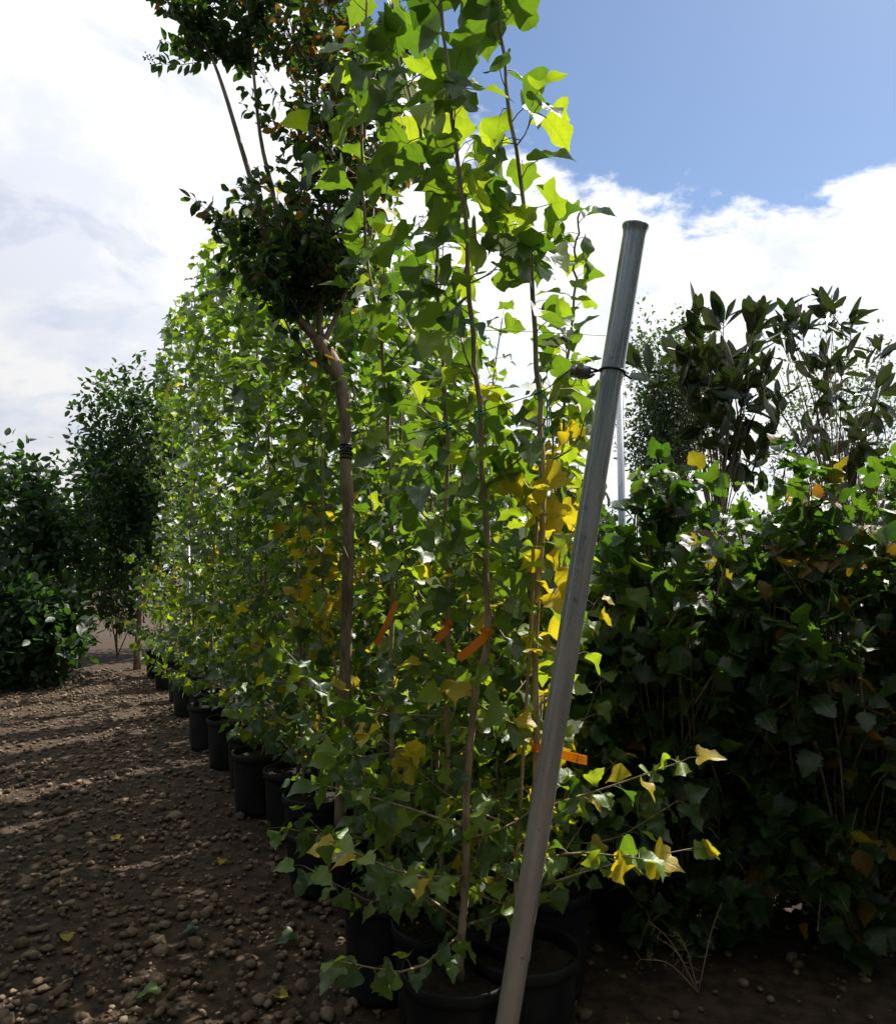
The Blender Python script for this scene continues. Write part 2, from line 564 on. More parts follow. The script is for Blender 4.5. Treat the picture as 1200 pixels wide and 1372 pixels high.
class Kind:
    """one species' leaf: shape variants, blade materials and one stalk material"""
    def __init__(self, shapes, blades, stalk=None, fine=None):
        self.shapes, self.blades, self.stalk = shapes, blades, stalk or M['petiole']
        self.fine = fine or shapes
        self.cache = {}
        self.flat = []
        for V, F, UV, mt in shapes:
            ln = np.array([len(f) for f in F], np.int32)
            idx = np.array([i for f in F for i in f], np.int32)
            self.flat.append((V, ln, idx, UV[idx], np.array(mt, np.int32)))

    def mesh(self, s, b):
        if (s, b) not in self.cache:
            V, F, UV, mt = self.fine[s]
            me = bpy.data.meshes.new('leaf')
            me.from_pydata([tuple(a) for a in V], [], F)
            me.materials.append(self.blades[b])
            me.materials.append(self.stalk)
            me.polygons.foreach_set('material_index', mt)
            me.polygons.foreach_set('use_smooth', [True] * len(F))
            uvl = me.uv_layers.new(name='UVMap')
            uvl.data.foreach_set('uv', UV[np.array([i for f in F for i in f])].ravel())
            me.update()
            self.cache[(s, b)] = me
        return self.cache[(s, b)]

    def merged(self, name, leaves, parent):
        org = parent_origin(parent)
        vs, lns, idxs, uvs, mts = [], [], [], [], []
        n = 0
        nb = len(self.blades)
        for p, B, sz, s, b in leaves:
            V, ln, idx, uv, mt = self.flat[s]
            vs.append((V * sz) @ B.T + (p - org))
            lns.append(ln)
            idxs.append(idx + n)
            uvs.append(uv)
            mts.append(np.where(mt == 1, nb, b))
            n += len(V)
        vs, lns, idxs, uvs, mts = map(np.concatenate, (vs, lns, idxs, uvs, mts))
        me = bpy.data.meshes.new(name)
        me.vertices.add(len(vs))
        me.vertices.foreach_set('co', vs.astype(np.float32).ravel())
        me.loops.add(len(idxs))
        me.loops.foreach_set('vertex_index', idxs.astype(np.int32))
        me.polygons.add(len(lns))
        st = np.concatenate([[0], np.cumsum(lns)[:-1]]).astype(np.int32)
        me.polygons.foreach_set('loop_start', st)
        me.polygons.foreach_set('loop_total', lns.astype(np.int32))
        for m_ in self.blades + [self.stalk]:
            me.materials.append(m_)
        me.polygons.foreach_set('material_index', mts.astype(np.int32))
        me.polygons.foreach_set('use_smooth', np.ones(len(lns), bool))
        uvl = me.uv_layers.new(name='UVMap')
        uvl.data.foreach_set('uv', uvs.astype(np.float32).ravel())
        me.update(calc_edges=True)
        me.validate()
        o = bpy.data.objects.new(name, me)
        COL.objects.link(o)
        o.parent = parent
        return tag(o, kind='stuff')

    def attach(self, leaves, parent, limit=300, minpx=10, owners=None):
        """the leaves that show largest as parts, the rest as one foliage part"""
        org = parent_origin(parent)
        pos = np.array([l[0] for l in leaves])
        u, v, D = project(pos)
        sz = np.array([l[2] for l in leaves])
        px = np.where(D > 0.1, sz * FPX / np.maximum(D, 0.1), 0)
        px = np.where((u > -10) & (u < IW + 10) & (v > -10) & (v < IH + 10), px, 0)
        order = np.argsort(-px)
        big = set(int(i) for i in order[:limit] if px[i] >= minpx)
        for i in big:
            p, B, s, sh, b = leaves[i]
            o = bpy.data.objects.new('leaf', self.mesh(sh, b))
            m = Matrix.Identity(4)
            Bs = B * s
            for r_ in range(3):
                for c_ in range(3):
                    m[r_][c_] = Bs[r_, c_]
                m[r_][3] = p[r_] - org[r_]
            o.parent = owners[i] if owners else parent
            o.matrix_local = m
            COL.objects.link(o)
        rest = [l for i, l in enumerate(leaves) if i not in big]
        if rest:
            self.merged('foliage', rest, parent)


def basis(y, z, roll=0.0):
    y = unit(y)
    z = np.asarray(z, float)
    z = z - y * z.dot(y)
    if z.dot(z) < 1e-6:
        z = cross(y, (1, 0, 0))
    z = unit(z)
    x = cross(y, z)
    if roll:
        c, s = math.cos(roll), math.sin(roll)
        x, z = x * c + z * s, z * c - x * s
    return np.stack([x, y, z], 1)


def rv(s=1.0):
    return rng.normal(0, s, 3)


K = {}
_sh, _fn = [], []
for i in range(9):
    oc = ['poplar', 'poplar_b', 'poplar_c'][i % 3]
    arg = (OUT[oc], 0.50 + 0.06 * (i % 4), R([30, 55, 72, 40, 95, 60, 22, 82, 48][i]), [0.12, 0.28, 0.05, 0.35, 0.2, -0.1, 0.25, 0.1, 0.3][i], 0.16 + 0.05 * (i % 3), 10 + i)
    _sh.append(leaf_variant(*arg))
    _fn.append(leaf_variant(*arg, fine=15))
K['poplar'] = Kind(_sh, [M['poplar_green'], M['poplar_lime'], M['poplar_yellow'], M['poplar_glare']], fine=_fn)
K['myrtle'] = Kind([leaf_variant(OUT['oval'], 0.08, R(a), f, 0.06, 40 + i) for i, (a, f) in enumerate([(10, .3), (35, .2), (-10, .4), (55, .1)])], [M['myrtle_green'], M['myrtle_amber']], M['twig'])
K['alder'] = Kind([leaf_variant(OUT['ovate'], 0.18, R(a), f, 0.10, 60 + i) for i, (a, f) in enumerate([(15, .25), (45, .1), (65, .3), (-10, .35), (80, .15)])], [M['alder_green'], M['alder_amber']])
K['magnolia'] = Kind([leaf_variant(OUT['long'], 0.10, R(a), f, 0.05, 80 + i) for i, (a, f) in enumerate([(5, .35), (30, .25), (-15, .4)])], [M['magnolia_green']])
K['small'] = Kind([leaf_variant(OUT['tiny'], 0.0, R(a), f, 0.0, 90 + i) for i, (a, f) in enumerate([(0, .3), (40, .2)])], [M['small_green']])
K['dark'] = Kind([leaf_variant(OUT['spare'], 0.0, R(a), f, 0.05, 95 + i) for i, (a, f) in enumerate([(0, .3), (40, .2), (70, .2)])], [M['dark_green']])

# ------------------------------------------------------------------ ground
def build_ground():
    xs = np.concatenate([[-400, -120, -40, -14], np.linspace(-8, 8, 120), [14, 40, 120, 400]])
    ys = np.concatenate([[-400, -100, -20, -4], np.linspace(-1, 15, 120), [22, 60, 150, 500]])
    r2 = np.random.default_rng(3)
    ph = r2.uniform(0, 6.28, (14, 2))
    fr = r2.uniform(0.5, 5.0, (14, 2))
    V, F = [], []
    for y in ys:
        for x in xs:
            z = sum(math.sin(x * fr[i, 0] + ph[i, 0]) * math.sin(y * fr[i, 1] + ph[i, 1]) / (1 + fr[i].sum()) for i in range(14)) * 0.012
            V.append((x, y, z - 0.01))
    nx = len(xs)
    for j in range(len(ys) - 1):
        for i in range(nx - 1):
            a = j * nx + i
            F.append((a, a + 1, a + nx + 1, a + nx))
    mb = MB()
    mb.add(V, F)
    g = mb.build('ground', M['ground'])
    tag(g, 'brown stony earth path and nursery ground', 'ground', kind='structure')
    # stones
    shapes = []
    for s in range(6):
        r3 = random.Random(s)
        sx_, sy_, sz_ = r3.uniform(.75, 1.2), r3.uniform(.6, .95), r3.uniform(.4, .65)
        vs, fs = [(0, 0, sz_)], []
        for i, th in enumerate((45, 90, 135)):
            for j in range(8):
                an = 2 * math.pi * (j + 0.5 * (i % 2)) / 8
                k_ = r3.uniform(.62, 1.15)
                vs.append((math.sin(R(th)) * math.cos(an) * sx_ * k_, math.sin(R(th)) * math.sin(an) * sy_ * k_, math.cos(R(th)) * sz_ * r3.uniform(.7, 1.15)))
        vs.append((0, 0, -sz_))
        for j in range(8):
            j2 = (j + 1) % 8
            fs.append((0, 1 + j, 1 + j2))
            fs.append((25, 17 + j2, 17 + j))
            for i in range(2):
                a, b = 1 + i * 8, 9 + i * 8
                fs.append((a + j, b + j, b + j2, a + j2))
        shapes.append((vs, fs))
    meshes = []
    for vs, fs in shapes:
        me = bpy.data.meshes.new('stone')
        me.from_pydata(vs, [], fs)
        me.materials.append(M['stone'])
        me.polygons.foreach_set('use_smooth', [True] * len(fs))
        me.update()
        meshes.append(me)
    st = []
    r4 = np.random.default_rng(21)
    for _ in range(15000):
        y = 1.8 + 9.5 * r4.random() ** 1.5
        x = -0.95 - 0.5 * (y - 2.1) + 0.9 * r4.normal() * 1.0
        if r4.random() < 0.12:
            x = r4.uniform(-1, 2.5)
        s = 0.003 + 0.010 * r4.random() ** 1.6 + (0.020 * r4.random() if r4.random() < 0.34 else 0) + (0.03 * r4.random() if r4.random() < 0.04 else 0)
        st.append((x, y, s))
    st = np.array(st)
    u, v, D = project(np.column_stack([st[:, :2], np.zeros(len(st))]))
    px = np.where((u > -5) & (u < IW + 5) & (v < IH + 8), 2 * st[:, 2] * FPX / D, 0)
    order = np.argsort(-px)
    top = set(order[:300].tolist())
    mb = MB()
    for i in range(len(st)):
        x, y, s = st[i]
        yaw = r4.uniform(0, 6.28)
        k_ = int(r4.integers(6))
        tilt = r4.normal(0, .25)
        if i in top:
            o = bpy.data.objects.new('stone', meshes[k_])
            o.location = (x, y, s * 0.12)
            o.scale = (s, s, s)
            o.rotation_euler = (tilt, r4.normal(0, .25), yaw)
            o.parent = g
            COL.objects.link(o)
        elif px[i] > 0:
            vs, fs = shapes[k_]
            c_, s_ = math.cos(yaw) * s, math.sin(yaw) * s
            mb.add([(x + a * c_ - b * s_, y + a * s_ + b * c_, s * 0.1 + d * s) for a, b, d in vs], fs)
    tag(mb.build('gravel', M['stone'], g), kind='stuff')
    return g


GROUND = build_ground()

# ------------------------------------------------------------------ plants
CLEAR = []                      # (centre, radius): places kept free of leaves


def clearing(p, r=.05, n=4, stepc=.07):
    d = unit(np.array((0, 0, CAM_H)) - p)
    for k_ in range(n):
        CLEAR.append((p + d * stepc * k_, r))


def is_clear(q, s):
    global CA
    if CA is None:
        CA = np.array([[*c, r] for c, r in CLEAR])
    d = CA[:, :3] - q
    return not np.any((d * d).sum(1) < (CA[:, 3] + s * .35) ** 2)


CA = None
post_top, post_low = P(851, 303, 1.95), P(679, 1372, 1.95)
ax = unit(post_top - post_low)
post_base = post_low - ax * (post_low[2] + .25) / ax[2]


def hits_post(q):
    t = (q[2] - post_low[2]) / (post_top[2] - post_low[2])
    c = post_low + (post_top - post_low) * t
    return q[1] < c[1] + .05 and abs(q[0] - c[0]) < .13


for u_, v_, D_, r_ in [(725, 532, 2.22, .035), (730, 575, 2.22, .035), (645, 556, 2.12, .025), (597, 575, 2.42, .03), (680, 540, 2.2, .025), (765, 1010, 2.12, .035), (783, 1018, 2.12, .03), (770, 505, 2.1, .04),
                       (715, 1000, 2.2, .03), (518, 835, 2.45, .045), (597, 850, 2.38, .03), (630, 865, 2.1, .04), (655, 470, 2.3, .05), (672, 440, 2.3, .05), (668, 500, 2.3, .04), (690, 400, 2.3, .03), (618, 590, 2.4, .03), (620, 1080, 2.1, .02), (617, 1200, 2.1, .02), (640, 930, 2.1, .02)]:
    clearing(P(u_, v_, D_), r_)
for v_ in range(540, 790, 22):
    clearing(P(465, v_, 2.95), .028, 8, .06)


def pick(p):
    r_ = rng.random()
    a = 0.0
    for i, q in enumerate(p):
        a += q
        if r_ < a:
            return i
    return 0


def poplar(pts, label, group=None, r0=0.013, n_twig=28, twig_len=(0.22, 0.5), size=(0.055, 0.10), yellow=None, z_leaf=0.55, limit=300, detail=True, step=0.026, spread=1.0, rtop=0.0035, lead_step=0.045, z_lead=None, bias=1.25, skirt=0.22):
    """upright young poplar: leader, side twigs pointing up, lobed leaves on long stalks"""
    ld = curve(pts, 34 if detail else 18)
    ld[1:-1] += rng.normal(0, 0.004, ld[1:-1].shape)
    root = empty('poplar_tree', ld[0], label, 'tree', group)
    n = len(ld)
    H = ld[-1][2]
    rad = [r0 + (rtop - r0) * (i / (n - 1)) ** 0.9 for i in range(n)]
    zs = ld[:, 2]
    leaves, owner = [], []

    def where(z):
        return np.array([np.interp(z, zs, ld[:, i]) for i in range(3)])

    def leaf_at(p, o, T, f, own=-1):
        z = p[2]
        sz = size[0] + (size[1] - size[0]) * min(1, max(0, f)) * 1.0
        sz *= rng.uniform(0.72, 1.15)
        y = unit(o * 0.85 + T * rng.uniform(0.1, 0.6) + rv(0.22))
        zz = np.array((0, 0, 1.0)) + o * 0.35 + rv(0.32)
        tip = p + y * sz * .8 + np.array((0, 0, -.35)) * sz
        if hits_post(tip) or not is_clear(tip, sz):
            return
        prob = yellow(p) if yellow else (0.86, 0.13, 0.01)
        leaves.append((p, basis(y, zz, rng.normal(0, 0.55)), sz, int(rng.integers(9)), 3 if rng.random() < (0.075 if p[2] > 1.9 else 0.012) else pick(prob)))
        owner.append(own)

    mb_all = MB()
    mb_all.tube(ld, rad, 7 if detail else 5)
    az = rng.uniform(0, 6.28)
    twigs, slot = [], {}
    for i in range(n_twig):
        f = ((i + rng.uniform(0, 0.9)) / n_twig) ** bias
        z = z_leaf + (H - 0.5 - z_leaf) * f
        az += 2.4 + rng.normal(0, 0.3)
        o = np.array((math.cos(az), math.sin(az), 0))
        L = rng.uniform(*twig_len) * (1.2 - 0.65 * f)
        p0 = where(z)
        a1 = R(rng.uniform(42, 62)) * spread
        a2 = R(rng.uniform(14, 34)) * spread
        if f < skirt:                      # lowest shoots reach out wide
            L *= 1.3
            a1, a2 = R(rng.uniform(60, 85)), R(rng.uniform(45, 75))
        d1 = o * math.sin(a1) + np.array((0, 0, math.cos(a1)))
        d2 = o * math.sin(a2) + np.array((0, 0, math.cos(a2)))
        tw = curve([p0, p0 + d1 * L * 0.45, p0 + d1 * L * 0.45 + d2 * L * 0.55], 6)
        if any(hits_post(a_) for a_ in tw):
            continue
        r1 = max(0.0018, np.interp(z, zs, rad) * 0.42)
        rr = np.linspace(r1, 0.0012, 6)
        if detail:
            mb = MB()
            mb.tube(tw, rr, 4)
            slot[i] = len(twigs)
            twigs.append(mb)
        else:
            mb_all.tube(tw, rr, 3)
        m = max(3, int(L / step * 1.0))
        la = rng.uniform(0, 6.28)
        for j in range(m):
            t = (j + 0.6) / m
            q = np.array([np.interp(t, np.linspace(0, 1, 6), tw[:, c]) for c in range(3)])
            la += 2.4
            side = np.array((math.cos(la), math.sin(la), 0.1))
            T = unit(d1 * (1 - t) + d2 * t)
            leaf_at(q, unit(side * 0.8 + o * 0.35), T, f * 0.75 + 0.1 * t, i)
        leaf_at(tw[-1], unit(d2), d2, f * 0.6, i)
    la = rng.uniform(0, 6.28)
    z = z_lead if z_lead else z_leaf + 0.1
    while z < H:
        f = (z - z_leaf) / (H - z_leaf)
        la += 2.4 + rng.normal(0, .2)
        leaf_at(where(z), np.array((math.cos(la), math.sin(la), 0.15)), np.array((0, 0, 1.0)), f * 1.15 + 0.1)
        z += lead_step * rng.uniform(0.7, 1.4) * (1.5 - 0.5 * f)
    leaf_at(ld[-1], np.array((0.3, 0.2, 0.6)), np.array((0, 0, 1.0)), 0.3)
    mb_all.build('trunk', M['poplar_bark'], root)
    br = [mb.build('branch', M['twig'], root) for mb in twigs]
    K['poplar'].attach(leaves, root, limit, owners=[br[slot[w_]] if br and w_ >= 0 else root for w_ in owner])
    return root, ld


def yellow_post(p):
    f = min(1.0, 1.5 * max(0.0, 1 - abs(p[2] - 1.25) / 0.95))
    return (0.66 - 0.56 * f, 0.33 + 0.08 * f, 0.01 + 0.48 * f)


def green_high(p):
    return (0.82, 0.175, 0.005) if p[2] > 1.5 else (0.62, 0.33, 0.05)


# the near end of the row, from the steel post leftwards
near = [
    # leader pixels (u, v), depth, label, radius, twigs, yellow
    ([(703, 1350), (712, 1150), (718, 1000), (720, 850), (726, 650), (722, 540), (712, 400), (703, 280), (684, 160), (668, 40), (655, -110), (648, -230)], 2.22,
     'young poplar with many yellow lower leaves, tied in green just behind the steel post', 0.0125, 24, yellow_post, 0.044, 2.2),
    ([(615, 1332), (622, 1160), (632, 980), (651, 860), (650, 720), (645, 600), (634, 470), (625, 350), (617, 250), (603, 130), (592, 30), (582, -100), (575, -260)], 2.12,
     'young poplar with a bare brown lower stem and an orange tag at mid height', 0.0125, 22, green_high, 0.042, 2.2),
    ([(588, 1270), (592, 1150), (600, 1000), (598, 800), (597, 600), (588, 440), (580, 300), (556, 150), (528, 20), (515, -120)], 2.42,
     'slim poplar with green twine spread round its stem under the wire', 0.011, 24, green_high, 0.042, 1.8),
    ([(515, 1215), (522, 1080), (524, 900), (524, 740), (520, 560), (508, 450), (490, 330), (484, 180), (490, 40), (495, -110)], 2.62,
     'leafy poplar beside the crape myrtle trunk with an orange strip tag', 0.011, 26, green_high, 0.048, 1.8),
]
POP = []
for pts, D, lab, r0, nt, yf, ls, bi in near:
    POP.append(poplar([P(u, v, D) for u, v in pts], lab, 'young poplars at the near end of the row', r0, nt, (0.18, 0.44), (0.056, 0.140), yf, 0.42, lead_step=ls, bias=bi, step=0.032))
# a thin sapling between the yellowing poplar and the post
POP.append(poplar([P(u, v, 2.75) for u, v in [(735, 1230), (742, 1000), (748, 800), (752, 640), (758, 520), (768, 400), (772, 330), (776, 285)]],
                  'thin poplar sapling with a short leader topping out beside the steel post', 'young poplars at the near end of the row', 0.008, 26, (0.14, 0.28), (0.05, 0.10), yellow_post, 0.45, bias=1.0, lead_step=.032))

row0 = np.array((0.12, 2.25))
rd = np.array((-0.447, 0.894))
pd = np.array((0.894, 0.447))


def row_tree(s, off, H, label, group, yf=None, limit=300, z0=0.30, detail=True, nt=30, zl=0.40, size=(0.068, 0.125)):
    q = row0 + rd * s + pd * off
    pts = [(q[0] + rng.normal(0, .012) * i, q[1] + rng.normal(0, .012) * i, z0 + (H - z0) * i / 5) for i in range(6)]
    return poplar(pts, label, group, 0.011, nt, (0.22, 0.52), size, yf or green_high, zl, limit, detail)


def yellow_mid(p):
    f = max(0.0, 1 - abs(p[2] - 1.35) / 0.6)
    return (0.74 - 0.6 * f, 0.24 - 0.06 * f, 0.02 + 0.66 * f)


ORD = ['first', 'second', 'third', 'fourth', 'fifth', 'sixth', 'seventh', 'eighth', 'ninth', 'tenth', 'eleventh', 'twelfth', 'thirteenth']
row_tree(1.75, 0.03, 3.3, 'poplar with a cluster of bright yellow leaves round a thin cane beside the crape myrtle', 'poplars along the row of pots', yellow_mid, zl=0.45)
FRONT = [(2.25, 0.05, 3.5), (2.75, -0.03, 3.85), (3.3, 0.04, 4.0), (3.9, 0.0, 4.45), (4.55, -0.05, 4.35), (5.25, 0.05, 4.8), (6.1, 0, 4.7), (7.0, 0.05, 5.1), (8.0, 0, 5.0), (9.2, 0, 5.3)]
for i, (s, off, H) in enumerate(FRONT):
    lab = ORD[i] + ' green poplar past the yellow-leaved one in the file along the path'
    row_tree(s, off, H + rng.normal(0, .08), lab, 'front file of the poplar row', limit=300 if s < 3.5 else 200 if s < 5.5 else 60, detail=s < 4)
MID = [(0.35, 0.42, 2.05), (0.7, 0.45, 2.2), (1.05, 0.5, 2.6), (1.4, 0.5, 3.2), (1.8, 0.5, 3.4), (2.3, 0.55, 3.5), (3.1, 0.6, 3.7), (4.0, 0.6, 3.9), (5.0, 0.6, 4.0), (6.2, .6, 4.2)]
for i, (s, off, H) in enumerate(MID):
    row_tree(s, off, H, ORD[i] + ' poplar of the second file, counted from the steel post', 'second file of the poplar row', limit=200 if s < 3 else 80, detail=False, nt=18 if s < 2.5 else 26)
BACK = [(0.5, 0.95, 1.8), (0.9, 1.1, 1.9), (1.35, 1.0, 2.3), (1.8, 1.1, 2.9), (2.35, 1.05, 3.2), (2.9, 1.2, 3.4), (3.5, 1.1, 3.5), (4.2, 1.2, 3.7), (5.8, 1.2, 3.9)]
for i, (s, off, H) in enumerate(BACK):
    row_tree(s, off, H, ORD[i] + ' poplar of the third file, counted from the steel post', 'third file of the poplar row', limit=60, detail=False, nt=17 if s < 2.5 else 26)
for i, (s, off, H) in enumerate([(3.6, 1.7, 4.0), (4.2, 1.75, 4.2), (4.9, 1.7, 4.2), (5.7, 1.75, 4.3), (6.6, 1.7, 4.4)]):  # extra rear file, added to shade the lower leaves of the row
    row_tree(s, off, H, ORD[i] + ' tall poplar of the rearmost file added for shade, counted from the steel post', 'rearmost poplar file added for shade', limit=0, detail=False, nt=28)


# ------------------------------------------------------------------ crape myrtle
def build_myrtle():
    D = 3.5
    trunk_px = [(455, 1118, D), (461, 960, D), (465, 800, D), (467, 690, D), (463, 610, D), (463, 560, D), (456, 512, D), (440, 478, D), (424, 452, D)]
    root = empty('crape_myrtle', P(455, 1118, D), 'crape myrtle with twisted grafted trunk, dark rounded leaves and seed clusters', 'tree')
    px = curve([P(*a) for a in trunk_px], 40)
    n = len(px)
    r = np.interp(np.linspace(0, 1, n), [0, .4, .62, .68, .76, .84, .92, 1], [.029, .027, .026, .034, .031, .041, .041, .030])
    trunk = MB().tube(px, r, 10).build('trunk', M['myrtle_bark'], root)
    tape = MB()
    for i, v in enumerate((597, 601, 605, 609, 614)):
        p = P(463 + (i % 2), v, D)
        tape.lathe([(0.026, -.006), (0.031, -.004), (0.032, .002), (0.027, .008)], p, (0.05 * (-1) ** i, 0.1, 1), 12)
    tape.build('tape_wrap', M['tape'], trunk)
    limbs = [
        ([(428, 458), (404, 432), (384, 405), (366, 372), (356, 320), (345, 270), (324, 200), (303, 130), (286, 82), (268, 48), (250, 20)], .023, 0.0),
        ([(424, 452), (398, 425), (384, 385), (376, 320), (366, 260), (350, 190), (341, 110), (335, 40), (328, -40)], .019, 0.05),
        ([(430, 456), (428, 420), (434, 380), (440, 330), (441, 260), (444, 180), (446, 110), (440, 30), (438, -60)], .018, 0.12),
        ([(432, 462), (452, 420), (474, 350), (482, 270), (488, 190), (492, 120), (510, 40)], .016, 0.2),
        ([(418, 450), (405, 400), (398, 330), (404, 250), (410, 160), (408, 80), (400, 0)], .010, 0.3),
        ([(448, 505), (420, 480), (392, 448), (368, 400), (350, 372)], .006, -0.05),
        ([(412, 440), (380, 380), (350, 300), (322, 240)], .006, -0.15),
        ([(435, 440), (455, 390), (465, 330), (455, 270)], .007, 0.45),
    ]
    leaves, capsules = [], []
    for li, (pp, r0, dz) in enumerate(limbs):
        m = len(pp)
        pts = curve([P(u, v, D + dz * i / (m - 1)) for i, (u, v) in enumerate(pp)], 26)
        MB().tube(pts, np.linspace(r0, 0.003, 26), 6).build('limb', M['myrtle_bark'], root)
        nt = 58 if li < 5 else 22 if li == 7 else 8
        mb = MB()
        for t_ in range(nt):
            f = rng.uniform(0.16, 1.0) if li >= 2 else rng.choice([rng.uniform(0.12, 0.42), rng.uniform(0.80, 1.0)], p=[.40, .60])
            i = f * 25
            p0 = np.array([np.interp(i, range(26), pts[:, c]) for c in range(3)])
            d = unit(np.array((rng.normal(), rng.normal(), 0.25 + 0.5 * rng.random())))
            L = rng.uniform(0.14, 0.46)
            tw = curve([p0, p0 + d * L * .5, p0 + d * L + np.array((0, 0, .03))], 5)
            mb.tube(tw, np.linspace(.0028, .001, 5), 3, cap=False)
            amber = 0.02 + (0.22 if p0[2] > 3.0 and li in (2, 3, 4) else 0.05)
            for j in range(int(L / 0.026)):
                t = (j + 1) / (L / 0.026)
                q = np.array([np.interp(t * 4, range(5), tw[:, c]) for c in range(3)])
                for sg in (-1, 1):
                    sd = unit(cross(d, rv()) * sg + d * 0.5 + rv(.2))
                    leaves.append((q, basis(sd, np.array((0, 0, 1.0)) + rv(.45), rng.normal(0, .4)), rng.uniform(.040, .068), int(rng.integers(4)), pick((1 - amber, amber))))
            if rng.random() < 0.14:
                capsules.append((tw[-1], d))
        tag(mb.build('twigs', M['twig'], root), kind='stuff')
    K['myrtle'].attach(leaves, root, 300)
    for p, d in capsules:
        mb = MB()
        up = unit(d + np.array((0, 0, .6)))
        L = rng.uniform(.08, .14)
        mb.tube([p, p + up * L], .0013, 3)
        for j in range(14):
            q = p + up * L * rng.uniform(.15, 1)
            e = q + unit(rv() + up * .5) * rng.uniform(.012, .032)
            mb.tube([q, e], .0008, 3, cap=False)
            rr = rng.uniform(.0035, .0052)
            mb.lathe([(0.0004, -rr), (rr * .75, -rr * .6), (rr, 0), (rr * .75, rr * .6), (0.0004, rr)], e, rv(), 6)
        mb.build('seed_cluster', M['capsule'], root)


build_myrtle()


# ------------------------------------------------------------------ shrubs and background trees
def bush(name, label, cat, base, clumps, kind, leaf, per_clump, clump_r, stems=12, stem_mat='twig', group=None, limit=300, trunk=None, blades=(1.0,), r_stem=0.010, up=0.5, minpx=10):
    """stems from the base to every clump of leaves"""
    base = np.asarray(base, float)
    root = empty(name, base, label, cat, group)
    hub = base
    if trunk:
        top = np.asarray(trunk[0], float)
        MB().tube(curve([base, base + (top - base) * .5 + rv(.03), top], 10), np.linspace(trunk[1], trunk[1] * .5, 10), 8).build('trunk', M['myrtle_bark'], root)
        hub = top
    leaves = []
    idx = rng.permutation(len(clumps))
    tight = {'magnolia': .08, 'alder': .24}.get(kind, .36)
    twigs = MB()
    for n_, i in enumerate(idx):
        c = np.asarray(clumps[i], float)
        out = unit(c - hub + np.array((0, 0, 0.001)))
        h0 = hub
        if trunk:
            h0 = base + (hub - base) * rng.uniform(.75, 1.0)
        mid = h0 + (c - h0) * .5 + np.array((0, 0, .12 * np.linalg.norm(c - h0))) + rv(.04)
        if n_ < stems:
            MB().tube(curve([h0, mid, c], 10), np.linspace(r_stem * rng.uniform(.7, 1.2), .002, 10), 5).build('stem', M[stem_mat], root)
        else:
            st = curve([h0, mid, c], 7)
            if not trunk:
                st = st[2:]
            twigs.tube(st, np.linspace(r_stem * .5, .0015, len(st)), 3, cap=False)
        ax = unit(out * .6 + np.array((0, 0, up)) + rv(.35))
        if tight < .3:
            twigs.tube([c - ax * clump_r, c, c + ax * clump_r], [.003, .0025, .0012], 4, cap=False)
            twigs.tube([c, c - ax * clump_r], [.003, .003], 4, cap=False)
        for j in range(per_clump):
            t = rng.uniform(-1, 1)
            q = c + ax * t * clump_r + rv(clump_r * tight)
            sd = unit((q - c) + ax * clump_r * .7 + rv(clump_r * .55))
            s = leaf * rng.uniform(.65, 1.2)
            q0 = q
            leaves.append((q0, basis(sd, np.array((0, 0, 1.0)) + rv(.5), rng.normal(0, .5)), s, int(rng.integers(len(K[kind].shapes))), pick(blades)))
    if twigs.n:
        tag(twigs.build('twigs', M[stem_mat], root), kind='stuff')
    K[kind].attach(leaves, root, limit, minpx)
    return root


def ell(c, r, n, shell=0.55, zmin=0.1):
    out = []
    while len(out) < n:
        d = unit(rv())
        k_ = (shell + (1 - shell) * rng.random())
        p = np.array(c) + d * np.array(r) * k_ * rng.uniform(.8, 1.12)
        if p[2] > zmin:
            out.append(p)
    return out


SHG = 'broad-leaved shrubs beyond the steel post'
bush('broad_leaf_shrub', 'tall broad-leaved shrub with toothed green leaves right behind the steel post'.replace('right ', ''), 'shrub', (0.95, 3.1, 0), ell((0.98, 3.1, 0.98), (.50, .48, 0.95), 190, .35, .05) + ell((0.98, 3.1, .35), (.5, .5, .33), 45, .5, .04), 'alder', .085, 12, .10, 16, group=SHG, blades=(.96, .04))
bush('broad_leaf_shrub', 'broad-leaved shrub with amber and russet leaves under the magnolia', 'shrub', (1.55, 3.0, 0), ell((1.5, 3.05, 1.0), (.52, .5, 1.0), 180, .35, .05) + ell((1.5, 3.0, .35), (.52, .5, .33), 45, .5, .04), 'alder', .09, 12, .11, 14, group=SHG, blades=(.86, .14))
bush('broad_leaf_shrub', 'broad-leaved shrub standing past the russet one, away from the poplars', 'shrub', (2.25, 3.3, 0), ell((2.2, 3.3, 1.1), (.65, .6, 1.1), 190, .35, .05) + ell((2.2, 3.3, .35), (.6, .6, .33), 50, .5, .04), 'alder', .09, 12, .11, 14, group=SHG, blades=(.94, .06))
bush('magnolia_tree', 'magnolia with long glossy dark leaves and brown undersides above the shrubs', 'tree', (1.55, 4.3, 0), ell((1.56, 4.3, 2.5), (.34, .36, .55), 34, .3), 'magnolia', .17, 9, .09, 12, 'myrtle_bark', trunk=((1.55, 4.3, 1.8), .022), up=1.0)
bush('magnolia_tree', 'taller magnolia with glossy dark leaves growing beyond the shrubs', 'tree', (2.45, 4.7, 0), ell((2.4, 4.7, 2.5), (.5, .5, .8), 36, .4), 'magnolia', .15, 9, .09, 12, 'myrtle_bark', trunk=((2.45, 4.7, 1.8), .025), up=1.0)
bush('small_leaf_tree', 'distant rounded tree with fine grey-green leaves against the cloud', 'tree', (2.6, 8.6, 0), ell((2.6, 8.6, 3.35), (.62, .7, 1.15), 190, .3), 'small', .06, 46, .20, 14, 'myrtle_bark', trunk=((2.6, 8.6, 2.2), .05), limit=0)
